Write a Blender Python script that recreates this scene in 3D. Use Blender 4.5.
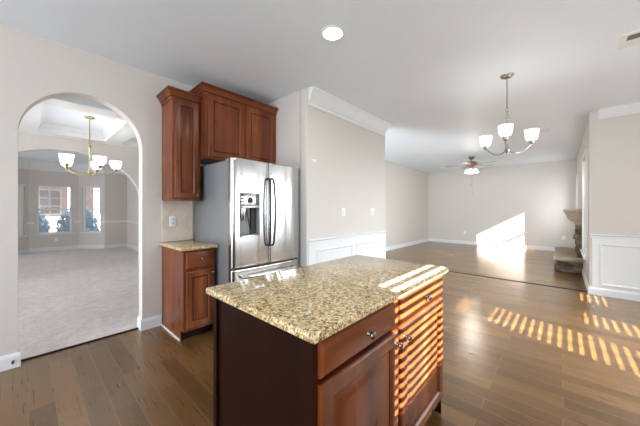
import bpy, bmesh, math, random
from mathutils import Vector, Matrix
random.seed(7)
for o in list(bpy.data.objects): bpy.data.objects.remove(o)
SC = bpy.context.scene
COL = SC.collection
R = math.radians
PI = math.pi

# ------------------------------------------------------------------ camera
FPX, YAW, HORIZON, EYE, CEIL = 266.0, R(42.4), 209.3, 1.274, 2.74
cam = bpy.data.cameras.new('camera'); cam_o = bpy.data.objects.new('camera', cam); COL.objects.link(cam_o)
cam.sensor_fit = 'HORIZONTAL'; cam.sensor_width = 36.0; cam.lens = 36.0*FPX/640
cam.shift_y = (HORIZON-213.0)/640
cam.clip_start = 0.02; cam.clip_end = 200
cam_o.location = (0, 0, EYE); cam_o.rotation_euler = (R(90), 0, YAW - R(90))
SC.camera = cam_o
# ------------------------------------------------------------------ world, sun, daylight, added fill lights
w = bpy.data.worlds.new('sky'); SC.world = w; w.use_nodes = True
bg = w.node_tree.nodes['Background']; bg.inputs[0].default_value = (0.86, 0.93, 1.0, 1); bg.inputs[1].default_value = 1.1
SUN = Vector((0.35, 1.0, -0.60)).normalized()
sl = bpy.data.lights.new('sun', 'SUN'); sl.energy = 46.0; sl.angle = R(0.2); sl.color = (1.0, 0.97, 0.93)
so = bpy.data.objects.new('sun', sl); COL.objects.link(so); so.location = (-3, -8, 6)
so.rotation_euler = SUN.to_track_quat('-Z', 'Y').to_euler()

def area(name, loc, direction, sx, sy, power, color=(1, 1, 1), spread=180):
    l = bpy.data.lights.new(name, 'AREA'); l.shape = 'RECTANGLE'; l.size = sx; l.size_y = sy
    l.energy = power; l.color = color; l.spread = R(spread)
    o = bpy.data.objects.new(name, l); COL.objects.link(o); o.location = loc
    o.rotation_euler = Vector(direction).to_track_quat('-Z', 'Y').to_euler()
    return o
DAY = (0.85, 0.94, 1.0)
area('daylight_sink_window', (0.7, -1.36, 1.65), (0, 1, -0.05), 0.62, 1.1, 11, DAY)
area('daylight_dining_window', (3.02, -1.36, 1.35), (0.1, 1, -0.9), 0.6, 1.5, 26, DAY, 120)
area('daylight_dining_window', (3.92, -1.36, 1.35), (0, 1, -0.9), 0.5, 1.5, 32, DAY, 120)
area('daylight_dining_window', (4.95, -1.36, 1.35), (-0.3, 1, -0.9), 0.55, 1.5, 12, DAY, 110)
area('added_fill_kitchen_side', (-4.2, 0.9, 1.4), (1, 0, 0.7), 3.6, 2.4, 165, DAY)  # added fill at the unseen kitchen end, tipped up towards the ceiling
area('added_fill_front_room', (-4.2, 5.2, 1.2), (1, 0, -0.15), 3.0, 2.2, 105, DAY)  # fill light added out of view, left of the room beyond the arch
area('added_fill_bay_room', (-4.2, 9.0, 1.4), (1, 0, 0.0), 3.0, 2.2, 34, DAY)  # extra fill put in to brighten the bay room
area('daylight_living_window', (6.5, -0.2, 1.2), (0, 1, -0.35), 0.9, 1.3, 45, DAY, 140)
area('added_fill_hall', (2.5, 3.2, 0.95), (1, 0, -0.3), 1.1, 1.5, 120, DAY, 150)  # fill added behind the partition to brighten the living room
area('daylight_living_window', (10.1, -0.2, 1.35), (0, 1, 0), 0.5, 1.2, 9, DAY)
SC.view_settings.view_transform = 'Standard'; SC.view_settings.look = 'None'
SC.view_settings.gamma = 1.0; SC.view_settings.use_curve_mapping = False
SC.view_settings.exposure = 0.36
SC.cycles.use_denoising = True
SC.cycles.max_bounces = 12; SC.cycles.diffuse_bounces = 8
SC.cycles.caustics_reflective = False; SC.cycles.caustics_refractive = False

# ------------------------------------------------------------------ materials
def srgb(r, g, b):
    f = lambda c: (c/255/12.92) if c/255 <= 0.04045 else ((c/255+0.055)/1.055)**2.4
    return (f(r), f(g), f(b), 1)
class NT:
    def __init__(s, name):
        s.m = bpy.data.materials.new(name); s.m.use_nodes = True
        s.n = s.m.node_tree.nodes; s.l = s.m.node_tree.links
        s.b = s.n['Principled BSDF']
    def node(s, t, **k):
        x = s.n.new(t)
        for a, v in k.items():
            if a.startswith('i_'):
                key = a[2:]
                key = int(key) if key.isdigit() else key.replace('_', ' ')
                x.inputs[key].default_value = v
            else: setattr(x, a, v)
        return x
    def link(s, a, b): s.l.new(a, b)
    def set(s, **k):
        for a, v in k.items(): s.b.inputs[a.replace('_', ' ')].default_value = v
    def pos(s, scale=(1, 1, 1), obj=False, loc=(0, 0, 0), rot=(0, 0, 0)):
        if obj: src = s.node('ShaderNodeTexCoord').outputs['Object']
        else: src = s.node('ShaderNodeNewGeometry').outputs['Position']
        mp = s.node('ShaderNodeMapping'); mp.inputs['Scale'].default_value = scale; mp.inputs['Location'].default_value = loc; mp.inputs['Rotation'].default_value = rot
        s.link(src, mp.inputs['Vector']); return mp.outputs['Vector']
    def noise(s, vec, scale, detail=3, rough=0.5, dist=0):
        x = s.node('ShaderNodeTexNoise'); s.link(vec, x.inputs['Vector'])
        x.inputs['Scale'].default_value = scale; x.inputs['Detail'].default_value = detail
        x.inputs['Roughness'].default_value = rough; x.inputs['Distortion'].default_value = dist
        return x
    def ramp(s, fac, stops, interp='LINEAR'):
        x = s.node('ShaderNodeValToRGB'); cr = x.color_ramp; cr.interpolation = interp
        while len(cr.elements) < len(stops): cr.elements.new(0.5)
        for e, (p, c) in zip(cr.elements, stops): e.position = p; e.color = c
        s.link(fac, x.inputs['Fac']); return x.outputs['Color']
    def mix(s, fac, a, b, mode='MIX'):
        x = s.node('ShaderNodeMix', data_type='RGBA', blend_type=mode)
        for i, v in ((0, fac), (6, a), (7, b)):
            if hasattr(v, 'is_output'): s.link(v, x.inputs[i])
            else: x.inputs[i].default_value = v
        return x.outputs[2]
    def bump(s, h, strength, dist=0.01, prev=None):
        x = s.node('ShaderNodeBump'); x.inputs['Strength'].default_value = strength; x.inputs['Distance'].default_value = dist
        s.link(h, x.inputs['Height'])
        if prev: s.link(prev, x.inputs['Normal'])
        return x.outputs['Normal']
    def out(s, color=None, normal=None, rough=None):
        if color is not None: s.link(color, s.b.inputs['Base Color'])
        if normal is not None: s.link(normal, s.b.inputs['Normal'])
        if rough is not None: s.link(rough, s.b.inputs['Roughness'])
        return s.m
def paint(name, c, rough=0.6, bump=0.03, scale=220, spec=0.4):
    t = NT(name); t.set(Roughness=rough, Specular_IOR_Level=spec)
    nz = t.noise(t.pos(), scale, 2)
    big = t.noise(t.pos(), 1.3, 2)
    c2 = tuple(x*0.965 for x in c[:3])+(1,)
    col = t.mix(big.outputs['Fac'], c, c2)
    return t.out(col, t.bump(nz.outputs['Fac'], bump, 0.002))
def plain(name, c, rough=0.5, metal=0.0, spec=0.5):
    t = NT(name); t.set(Roughness=rough, Metallic=metal, Specular_IOR_Level=spec)
    nz = t.noise(t.pos(obj=True), 40, 2)
    c2 = tuple(x*0.93 for x in c[:3])+(1,)
    return t.out(t.mix(nz.outputs['Fac'], c, c2))
def glow(name, c, strength, base=(0.9, 0.9, 0.88, 1)):
    t = NT(name); t.set(Roughness=0.3, Emission_Strength=strength); t.b.inputs['Base Color'].default_value = base
    nz = t.noise(t.pos(obj=True), 12, 2)
    t.link(t.mix(nz.outputs['Fac'], c, tuple(x*0.96 for x in c[:3])+(1,)), t.b.inputs['Emission Color'])
    return t.m

M = {}
M['wall'] = paint('greige_wall_paint', srgb(210, 205, 199), 0.55)
M['ceiling'] = paint('white_ceiling_paint', srgb(232, 240, 249), 0.5, 0.05, 150)
M['trim'] = paint('white_trim_paint', srgb(228, 230, 232), 0.35, 0.0)
M['plastic'] = plain('white_plastic', srgb(245, 245, 244), 0.35)
M['nickel'] = plain('brushed_nickel', srgb(170, 168, 164), 0.25, 1.0)
M['brass'] = plain('antique_brass', srgb(190, 176, 140), 0.25, 1.0)
M['bronze'] = plain('copper_bronze', srgb(158, 132, 116), 0.3, 1.0)
M['handle'] = plain('dark_steel_handle', srgb(62, 63, 65), 0.42, 0.7)
M['knob'] = plain('pewter_knob', srgb(150, 140, 132), 0.25, 1.0)
M['black'] = plain('black_plastic', srgb(28, 28, 30), 0.3)
M['gasket'] = plain('dark_gasket', srgb(40, 42, 44), 0.6)
M['recess'] = plain('mid_grey_recess', srgb(150, 152, 154), 0.4)
M['dgray'] = plain('charcoal_side_paint', srgb(120, 122, 124), 0.45)
M['blade'] = plain('grey_fan_blade', srgb(170, 166, 162), 0.4)
def vinyl():
    t = NT('white_vinyl_blind'); t.set(Roughness=0.45)
    nz = t.noise(t.pos(), 30, 2); c = t.mix(nz.outputs['Fac'], srgb(240, 240, 238), srgb(232, 232, 230)); t.out(c)
    tr = t.node('ShaderNodeBsdfTranslucent'); tr.inputs['Color'].default_value = (0.8, 0.8, 0.78, 1)
    mx = t.node('ShaderNodeMixShader'); mx.inputs[0].default_value = 0.28
    t.link(t.b.outputs[0], mx.inputs[1]); t.link(tr.outputs[0], mx.inputs[2])
    t.link(mx.outputs[0], t.n['Material Output'].inputs['Surface']); return t.m
M['blind'] = vinyl()
M['shade'] = glow('lit_white_glass_shade', (1, 0.97, 0.92, 1), 1.3)
M['lens'] = glow('lit_downlight_lens', (1, 0.98, 0.95, 1), 6.0)
M['vent'] = plain('white_vent_metal', srgb(232, 232, 232), 0.4)
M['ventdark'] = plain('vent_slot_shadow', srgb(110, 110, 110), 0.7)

def wood_floor():
    t = NT('hand_scraped_plank_floor')
    v = t.pos(rot=(0, 0, R(90)), loc=(0.0, 0.0, 0))
    bk = t.node('ShaderNodeTexBrick', offset=0.37, offset_frequency=2)
    t.link(v, bk.inputs['Vector'])
    for k, val in (('Color1', (0, 0, 0, 1)), ('Color2', (1, 1, 1, 1)), ('Mortar', (0.5, 0.5, 0.5, 1)), ('Scale', 1.0), ('Mortar Size', 0.0028), ('Mortar Smooth', 0.3), ('Bias', 0.0), ('Brick Width', 1.05), ('Row Height', 0.122)):
        bk.inputs[k].default_value = val
    bw = t.node('ShaderNodeRGBToBW'); t.link(bk.outputs['Color'], bw.inputs[0])
    tone = t.ramp(bw.outputs[0], [(0.0, srgb(84, 57, 30)), (0.5, srgb(101, 73, 41)), (1.0, srgb(119, 89, 54))])
    grain = t.noise(t.pos(scale=(1, 0.04, 1)), 70, 4, 0.6, 0.2)
    g2 = t.noise(t.pos(scale=(1, 0.14, 1)), 8, 2, 0.5, 0.3)
    c = t.mix(0.22, tone, t.ramp(grain.outputs['Fac'], [(0.3, (0.6, 0.58, 0.56, 1)), (0.7, (1.18, 1.16, 1.14, 1))]), 'MULTIPLY')
    c = t.mix(0.45, c, t.ramp(g2.outputs['Fac'], [(0.3, (0.6, 0.58, 0.56, 1)), (0.7, (1.25, 1.25, 1.25, 1))]), 'MULTIPLY')
    c = t.mix(bk.outputs['Fac'], c, srgb(122, 100, 74))  # seam tan has the highlight of the bevelled plank edges painted in
    scrape = t.noise(t.pos(scale=(0.6, 1, 1)), 18, 1.5, 0.5, 0.5)
    n = t.bump(scrape.outputs['Fac'], 0.10, 0.01)
    n = t.bump(bk.outputs['Fac'], -0.6, 0.003, n)
    rg = t.ramp(grain.outputs['Fac'], [(0.2, (0.24,)*3+(1,)), (0.8, (0.36,)*3+(1,))])
    t.set(Specular_IOR_Level=0.75, Coat_Weight=0.6, Coat_IOR=1.5, Coat_Roughness=0.22, Specular_Tint=(1, 0.86, 0.68, 1), Coat_Tint=(1, 0.91, 0.78, 1))
    return t.out(c, n, rg)
M['floor'] = wood_floor()
def carpet():
    t = NT('mauve_grey_carpet'); t.set(Roughness=0.95, Specular_IOR_Level=0.1, Sheen_Weight=0.3)
    a = t.noise(t.pos(), 130, 4, 0.75); b = t.noise(t.pos(), 9, 4, 0.7); d = t.noise(t.pos(), 1.6, 3, 0.6)
    c = t.ramp(a.outputs['Fac'], [(0.25, srgb(150, 140, 138)), (0.75, srgb(236, 226, 222))])
    c = t.mix(0.5, c, t.ramp(b.outputs['Fac'], [(0.3, (0.62,)*3+(1,)), (0.7, (1.25,)*3+(1,))]), 'MULTIPLY')
    c = t.mix(0.4, c, t.ramp(d.outputs['Fac'], [(0.3, (0.8,)*3+(1,)), (0.7, (1.12,)*3+(1,))]), 'MULTIPLY')
    return t.out(c, t.bump(a.outputs['Fac'], 0.8, 0.01))
M['carpet'] = carpet()
def cherry(name, horizontal=False, dark=1.0, deep=False):
    t = NT(name)
    sc = (0.12, 1, 1) if horizontal else (1, 1, 0.1)
    g = t.noise(t.pos(scale=sc), 45, 4, 0.6, 0.5); b = t.noise(t.pos(scale=sc), 6, 3, 0.6, 0.3); m = t.noise(t.pos(), 3, 2)
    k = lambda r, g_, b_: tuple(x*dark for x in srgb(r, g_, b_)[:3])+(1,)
    c = t.ramp(b.outputs['Fac'], [(0.25, k(90, 43, 21)), (0.55, k(123, 65, 35)), (0.8, k(152, 90, 53))])
    c = t.mix(0.45, c, t.ramp(g.outputs['Fac'], [(0.3, (0.6, 0.55, 0.52, 1)), (0.7, (1.15, 1.15, 1.15, 1))]), 'MULTIPLY')
    c = t.mix(0.35, c, t.ramp(m.outputs['Fac'], [(0.3, (0.75, 0.72, 0.7, 1)), (0.7, (1.15, 1.15, 1.15, 1))]), 'MULTIPLY')
    t.set(Roughness=0.24, Specular_IOR_Level=0.3)
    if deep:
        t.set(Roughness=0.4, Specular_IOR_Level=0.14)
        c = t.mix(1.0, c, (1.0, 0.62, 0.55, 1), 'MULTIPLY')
    return t.out(c, t.bump(g.outputs['Fac'], 0.05, 0.002))
M['cherry'] = cherry('cherry_wood')
M['cherryh'] = cherry('cherry_wood_horizontal_grain', True)
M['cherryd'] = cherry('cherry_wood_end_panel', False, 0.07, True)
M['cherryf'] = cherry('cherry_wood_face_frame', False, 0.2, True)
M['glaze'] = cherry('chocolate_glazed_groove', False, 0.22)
def granite():
    t = NT('speckled_gold_granite')
    v = t.pos()
    ds = t.noise(v, 60, 3)
    vv = t.mix(0.012, v, ds.outputs['Color'], 'ADD')
    def vor(scale):
        x = t.node('ShaderNodeTexVoronoi'); t.link(vv, x.inputs['Vector']); x.inputs['Scale'].default_value = scale
        s_ = t.node('ShaderNodeSeparateColor'); t.link(x.outputs['Color'], s_.inputs[0]); return s_
    a = vor(105); b = vor(230)
    c = t.ramp(a.outputs[0], [(0.0, srgb(62, 44, 26)), (0.13, srgb(140, 106, 60)), (0.32, srgb(194, 162, 106)), (0.55, srgb(226, 204, 156)), (0.80, srgb(246, 234, 204)), (0.95, srgb(180, 166, 146))], 'CONSTANT')
    d = t.ramp(b.outputs[1], [(0.0, srgb(34, 26, 18)), (0.15, srgb(124, 92, 50)), (0.28, srgb(208, 180, 128)), (0.6, srgb(240, 222, 182))], 'CONSTANT')
    c = t.mix(0.5, c, d)
    big = t.noise(v, 9, 3)
    c = t.mix(0.5, c, t.ramp(big.outputs['Fac'], [(0.3, (0.72, 0.68, 0.6, 1)), (0.7, (1.12, 1.1, 1.06, 1))]), 'MULTIPLY')
    t.set(Roughness=0.09, Specular_IOR_Level=0.55)
    return t.out(c)
M['granite'] = granite()
def steel():
    t = NT('brushed_stainless_steel')
    t.set(Metallic=1.0, Roughness=0.2)
    a = t.noise(t.pos(scale=(1, 1, 0.02)), 9, 1, 0.5, 0.1)
    f = t.noise(t.pos(scale=(0.02, 0.02, 1)), 600, 2)
    c = t.ramp(f.outputs['Fac'], [(0.3, srgb(200, 201, 202)), (0.7, srgb(218, 219, 220))])
    n = t.bump(a.outputs['Fac'], 0.26, 0.03)
    return t.out(c, n)
M['steel'] = steel()
def tile():
    t = NT('diagonal_travertine_tile'); t.set(Roughness=0.4)
    v = t.pos(rot=(0, R(45), 0), loc=(0.03, 0, 0.04))
    sx = t.node('ShaderNodeSeparateXYZ'); t.link(v, sx.inputs[0])
    cb = t.node('ShaderNodeCombineXYZ'); t.link(sx.outputs[0], cb.inputs[0]); t.link(sx.outputs[2], cb.inputs[1])
    bk = t.node('ShaderNodeTexBrick', offset=0.0); t.link(cb.outputs[0], bk.inputs['Vector'])
    for k, val in (('Color1', srgb(218, 203, 188)), ('Color2', srgb(230, 218, 205)), ('Mortar', srgb(214, 202, 190)), ('Scale', 1.0), ('Mortar Size', 0.003), ('Brick Width', 0.15), ('Row Height', 0.15)):
        bk.inputs[k].default_value = val
    nz = t.noise(t.pos(), 30, 4, 0.7)
    c = t.mix(0.4, bk.outputs['Color'], t.ramp(nz.outputs['Fac'], [(0.3, (0.82, 0.8, 0.77, 1)), (0.7, (1.05, 1.05, 1.05, 1))]), 'MULTIPLY')
    return t.out(c, t.bump(bk.outputs['Fac'], -0.4, 0.003))
M['tile'] = tile()
def stone(name, c1, c2):
    t = NT(name); t.set(Roughness=0.85, Specular_IOR_Level=0.2)
    vr = t.node('ShaderNodeTexVoronoi'); t.link(t.pos(scale=(1, 1, 1.9)), vr.inputs['Vector']); vr.inputs['Scale'].default_value = 7
    sp = t.node('ShaderNodeSeparateColor'); t.link(vr.outputs['Color'], sp.inputs[0])
    nz = t.noise(t.pos(), 45, 4, 0.7)
    c = t.mix(sp.outputs[0], c1, c2)
    c = t.mix(0.5, c, t.ramp(nz.outputs['Fac'], [(0.3, (0.6,)*3+(1,)), (0.7, (1.2,)*3+(1,))]), 'MULTIPLY')
    return t.out(c, t.bump(nz.outputs['Fac'], 0.6, 0.02))
M['stone'] = stone('stacked_field_stone', srgb(98, 84, 72), srgb(150, 134, 116))
M['slab'] = stone('cut_sandstone', srgb(170, 154, 134), srgb(186, 170, 150))
def glass():
    t = NT('window_glass'); t.set(Roughness=0.0, Alpha=0.12); t.b.inputs['Base Color'].default_value = (0.95, 0.97, 1, 1)
    nz = t.noise(t.pos(), 2, 1); t.link(t.ramp(nz.outputs['Fac'], [(0, (0.9, 0.93, 0.96, 1)), (1, (0.95, 0.97, 1, 1))]), t.b.inputs['Base Color'])
    return t.m
M['glass'] = glass()
def brickwall():
    t = NT('pink_brick'); t.set(Roughness=0.9)
    sx = t.node('ShaderNodeSeparateXYZ'); t.link(t.pos(), sx.inputs[0])
    cb = t.node('ShaderNodeCombineXYZ'); t.link(sx.outputs[0], cb.inputs[0]); t.link(sx.outputs[2], cb.inputs[1])
    bk = t.node('ShaderNodeTexBrick'); t.link(cb.outputs[0], bk.inputs['Vector'])
    for k, val in (('Color1', srgb(170, 132, 130)), ('Color2', srgb(186, 150, 146)), ('Mortar', srgb(196, 186, 184)), ('Scale', 1.0), ('Mortar Size', 0.01), ('Brick Width', 0.22), ('Row Height', 0.075)):
        bk.inputs[k].default_value = val
    return t.out(bk.outputs['Color'])
M['brick'] = brickwall()
def noisy(name, c1, c2, scale, rough=0.9):
    t = NT(name); t.set(Roughness=rough)
    nz = t.noise(t.pos(), scale, 4, 0.7)
    return t.out(t.ramp(nz.outputs['Fac'], [(0.3, c1), (0.7, c2)]), t.bump(nz.outputs['Fac'], 0.4, 0.02))
M['leaf'] = noisy('blue_green_foliage', srgb(120, 165, 192), srgb(176, 206, 222), 14)
M['roof'] = noisy('grey_shingle', srgb(110, 106, 108), srgb(140, 136, 138), 20)
M['lawn'] = noisy('dry_lawn', srgb(112, 112, 96), srgb(140, 138, 124), 6)

# ------------------------------------------------------------------ mesh helpers
def add_box(bm, x0, x1, y0, y1, z0, z1, bev=0.0, seg=2):
    vs = [bm.verts.new((x, y, z)) for x in (x0, x1) for y in (y0, y1) for z in (z0, z1)]
    q = [(0, 1, 3, 2), (4, 6, 7, 5), (0, 4, 5, 1), (2, 3, 7, 6), (0, 2, 6, 4), (1, 5, 7, 3)]
    fs = [bm.faces.new([vs[i] for i in f]) for f in q]
    if bev > 0:
        es = list({e for f in fs for e in f.edges})
        bmesh.ops.bevel(bm, geom=es, offset=bev, segments=seg, affect='EDGES', profile=0.5)
def ring(bm, pts): return [bm.verts.new(p) for p in pts]
def bridge(bm, a, b, closed=True):
    n = len(a)
    for i in range(n if closed else n-1):
        j = (i+1) % n
        bm.faces.new((a[i], a[j], b[j], b[i]))
def add_lathe(bm, prof, center=(0, 0, 0), n=24, axis='Z', cap=True):
    cx, cy, cz = center; rings = []
    for r, h in prof:
        pts = []
        for k in range(n):
            a = 2*PI*k/n; u, v = max(r, 1e-4)*math.cos(a), max(r, 1e-4)*math.sin(a)
            if axis == 'Z': pts.append((cx+u, cy+v, cz+h))
            elif axis == 'Y': pts.append((cx+u, cy+h, cz+v))
            else: pts.append((cx+h, cy+u, cz+v))
        rings.append(ring(bm, pts))
    for a, b in zip(rings, rings[1:]): bridge(bm, a, b)
    if cap:
        bm.faces.new(rings[0]); bm.faces.new(rings[-1])
def add_tube(bm, pts, r, n=8, cap=True):
    pts = [Vector(p) for p in pts]; rings = []
    up = Vector((0, 0, 1)) if abs((pts[1]-pts[0]).normalized().z) < 0.9 else Vector((1, 0, 0))
    for i, p in enumerate(pts):
        d = (pts[min(i+1, len(pts)-1)]-pts[max(i-1, 0)]).normalized()
        s = d.cross(up).normalized(); t = s.cross(d).normalized(); up = t
        rr = r[i] if isinstance(r, (list, tuple)) else r
        rings.append(ring(bm, [p+s*rr*math.cos(2*PI*k/n)+t*rr*math.sin(2*PI*k/n) for k in range(n)]))
    for a, b in zip(rings, rings[1:]): bridge(bm, a, b)
    if cap: bm.faces.new(rings[0]); bm.faces.new(rings[-1])
def curve_pts(ctrl, n=20):
    ctrl = [Vector(c) for c in ctrl]; P = [ctrl[0]]+ctrl+[ctrl[-1]]; out = []
    for i in range(1, len(P)-2):
        for k in range(n):
            t = k/n; a, b, c, d = P[i-1], P[i], P[i+1], P[i+2]
            out.append(0.5*((2*b)+(c-a)*t+(2*a-5*b+4*c-d)*t*t+(3*b-a-3*c+d)*t**3))
    out.append(ctrl[-1]); return out
def add_prism(bm, poly, f0, f1):
    """poly: 2-D points; f0/f1 map a 2-D point to 3-D for the two ends."""
    a = ring(bm, [f0(p) for p in poly]); b = ring(bm, [f1(p) for p in poly])
    bridge(bm, a, b); bm.faces.new(a); bm.faces.new(b)
def add_panel(bm, O, U, V, N, wd, ht, loops, back=0.02, glaze=()):
    """Nested rectangles: loops = [(inset, height along N)], closed at the back."""
    O, U, V, N = map(Vector, (O, U, V, N))
    def rect(i, d): return ring(bm, [O+U*i+V*i+N*d, O+U*(wd-i)+V*i+N*d, O+U*(wd-i)+V*(ht-i)+N*d, O+U*i+V*(ht-i)+N*d])
    rs = [rect(0, -back)]+[rect(i, d) for i, d in loops]
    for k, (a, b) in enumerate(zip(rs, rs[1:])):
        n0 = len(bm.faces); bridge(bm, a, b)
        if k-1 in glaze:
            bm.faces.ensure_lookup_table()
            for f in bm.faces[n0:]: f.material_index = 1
    bm.faces.new(rs[0]); bm.faces.new(rs[-1])
def new(name, bm, mat, parent=None, smooth=35):
    bmesh.ops.recalc_face_normals(bm, faces=bm.faces[:])
    if smooth:
        lim = R(smooth)
        for f in bm.faces: f.smooth = True
        for e in bm.edges:
            if len(e.link_faces) == 2 and e.calc_face_angle(0) > lim: e.smooth = False
    me = bpy.data.meshes.new(name); bm.to_mesh(me); bm.free()
    if not isinstance(mat, (list, tuple)): mat = [mat]
    for m in mat: me.materials.append(M[m] if isinstance(m, str) else m)
    o = bpy.data.objects.new(name, me); COL.objects.link(o)
    if parent:
        o.parent = parent; o.matrix_parent_inverse = Matrix.Translation(-parent.location)
    return o
def B(): return bmesh.new()
def struct(name, bm, mat, parent=None, smooth=35):
    o = new(name, bm, mat, parent, smooth)
    o['kind'] = 'structure'
    return o
def tag(o, label, cat, group=None):
    o['label'] = label; o['category'] = cat
    if group: o['group'] = group
    return o
def thing(name, loc, label, cat, group=None):
    o = bpy.data.objects.new(name, None); COL.objects.link(o); o.location = loc; o.empty_display_size = 0.1
    return tag(o, label, cat, group)
def boxpart(name, dims, mat, parent=None, bev=0.0, seg=2):
    bm = B(); add_box(bm, *dims, bev=bev, seg=seg); return new(name, bm, mat, parent)
def copy_thing(src, loc, label, group=None):
    r = src.copy(); COL.objects.link(r); r.location = loc; r['label'] = label
    if group: r['group'] = group
    for ch in src.children:
        c = ch.copy(); COL.objects.link(c); c.parent = r
        for g in ch.children:
            d = g.copy(); COL.objects.link(d); d.parent = c
    return r

# ------------------------------------------------------------------ setting: key planes
YA = 3.27      # kitchen face of the arch wall
XR = 2.25      # fridge return wall face
YP = 2.27      # partition face
XPE = 4.17     # partition end
YL = 3.98      # living room left wall
XF = 10.8      # living room far wall
YF = -0.295    # fireplace wall
XW = 5.70      # dining right wall
YB = -1.50     # back wall with windows (behind the camera)

bm = B(); add_box(bm, -5, 11.0, -1.62, YA+0.09, -0.1, 0.0); add_box(bm, XR, 11.0, YA+0.09, 4.1, -0.1, 0.0)
struct('floor', bm, 'floor', smooth=0)
bm = B(); add_box(bm, -5, XR, YA+0.09, 12.2, -0.1, 0.004)
struct('floor_carpet', bm, 'carpet', smooth=0)
bm = B(); add_box(bm, -0.06, 0.81, YA+0.07, YA+0.10, 0.0, 0.009, 0.003)
struct('trim_1', bm, 'cherryd')                         # carpet edge strip
bm = B(); add_box(bm, 5.80, 5.84, YF, YL, -0.01, 0.006, 0.002)
struct('trim_2', bm, 'cherryd')                         # seam between dining and living floors
bm = B(); add_box(bm, -5, 11.0, -1.7, 12.3, CEIL, CEIL+0.15)
struct('ceiling', bm, 'ceiling', smooth=0)

def arch_wall(name, y0, y1, xl, xr, cx, rx, spring, rz, mat='wall'):
    bm = B(); n = 40
    add_box(bm, xl, cx-rx, y0, y1, 0, CEIL); add_box(bm, cx+rx, xr, y0, y1, 0, CEIL)
    pts = [(cx-rx*math.cos(PI*i/n), spring+rz*math.sin(PI*i/n)) for i in range(n+1)]
    for y in (y0, y1):
        lo = ring(bm, [(x, y, z) for x, z in pts]); hi = ring(bm, [(x, y, CEIL) for x, z in pts])
        bridge(bm, lo, hi, False)
    a = ring(bm, [(x, y0, z) for x, z in pts]); b = ring(bm, [(x, y1, z) for x, z in pts]); bridge(bm, a, b, False)
    return struct(name, bm, mat, smooth=20)
arch_wall('wall_arch', YA, YA+0.13, -5, XR, 0.373, 0.433, 1.905, 0.435)
arch_wall('wall_inner_arch', 6.85, 7.0, -5, XR, 0.48, 1.17, 1.50, 0.88)
# return wall beside the fridge and the partition
bm = B(); add_box(bm, XR, XR+0.12, YP+0.12, 12.0, 0, CEIL)
struct('wall_return', bm, 'wall', smooth=0)
bm = B(); add_box(bm, XR, XPE, YP, YP+0.12, 0, CEIL, 0.012, 3)
struct('wall_partition', bm, 'wall')
bm = B(); add_box(bm, XR+0.12, XF+0.12, YL, YL+0.12, 0, CEIL)
struct('wall_left', bm, 'wall', smooth=0)
bm = B(); add_box(bm, XF, XF+0.12, YF-0.12, YL, 0, CEIL)
struct('wall_far', bm, 'wall', smooth=0)
def wall_openings_y(name, y0, y1, x0, x1, ops, mat='wall'):
    """wall between y0 and y1 along x with rectangular openings (xa, xb, za, zb)"""
    bm = B(); ops = sorted(ops); x = x0
    for xa, xb, za, zb in ops:
        add_box(bm, x, xa, y0, y1, 0, CEIL); add_box(bm, xa, xb, y0, y1, 0, za); add_box(bm, xa, xb, y0, y1, zb, CEIL); x = xb
    add_box(bm, x, x1, y0, y1, 0, CEIL)
    return struct(name, bm, mat, smooth=0)
LW = [(6.02, 7.14, 0.52, 2.20), (9.83, 10.39, 0.55, 2.12)]
wall_openings_y('wall_fireplace', YF-0.12, YF, XW, XF, LW)
bm = B(); add_box(bm, XW, XW+0.10, YB-0.12, YF-0.12, 0, CEIL)
struct('wall_right', bm, 'wall', smooth=0)
BW = [(0.29, 1.05, 1.02, 2.32), (2.70, 3.36, 0.42, 2.15), (3.67, 4.17, 0.42, 2.15), (4.66, 5.24, 0.42, 2.15)]
wall_openings_y('wall_back', YB-0.12, YB, -5, XW, BW)

def window(n, x0, x1, z0, z1, yc, rail, mun=None, parent=None, glass=True, stile=0.0):
    """sash window centred on plane y=yc, mesh parts of one structure"""
    bm = B(); f = 0.035; d = 0.03
    add_box(bm, x0, x0+f, yc-d, yc+d, z0, z1); add_box(bm, x1-f, x1, yc-d, yc+d, z0, z1)
    add_box(bm, x0+f, x1-f, yc-d, yc+d, z0, z0+f); add_box(bm, x0+f, x1-f, yc-d, yc+d, z1-f, z1)
    add_box(bm, x0+f, x1-f, yc-d*0.8, yc+d*0.8, rail-0.02, rail+0.02)
    if stile: add_box(bm, x1-f-stile, x1-f, yc-d, yc+d, z0+f, rail)  # filler added to the lower sash so sun passes only the upper slit
    if mun:
        nx, nz = mun
        for i in range(1, nx):
            x = x0+f+(x1-x0-2*f)*i/nx; add_box(bm, x-0.008, x+0.008, yc-0.008, yc+0.008, rail+0.02, z1-f)
        for i in range(1, nz):
            z = rail+0.02+(z1-f-rail-0.02)*i/nz; add_box(bm, x0+f, x1-f, yc-0.007, yc+0.007, z-0.008, z+0.008)
    w_ = struct('window_%d' % n, bm, 'trim', smooth=0)
    if glass:
        bm = B(); add_box(bm, x0+f, x1-f, yc-0.003, yc+0.003, z0+f, z1-f)
        struct('pane', bm, 'glass', w_, 0)
    return w_
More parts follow.
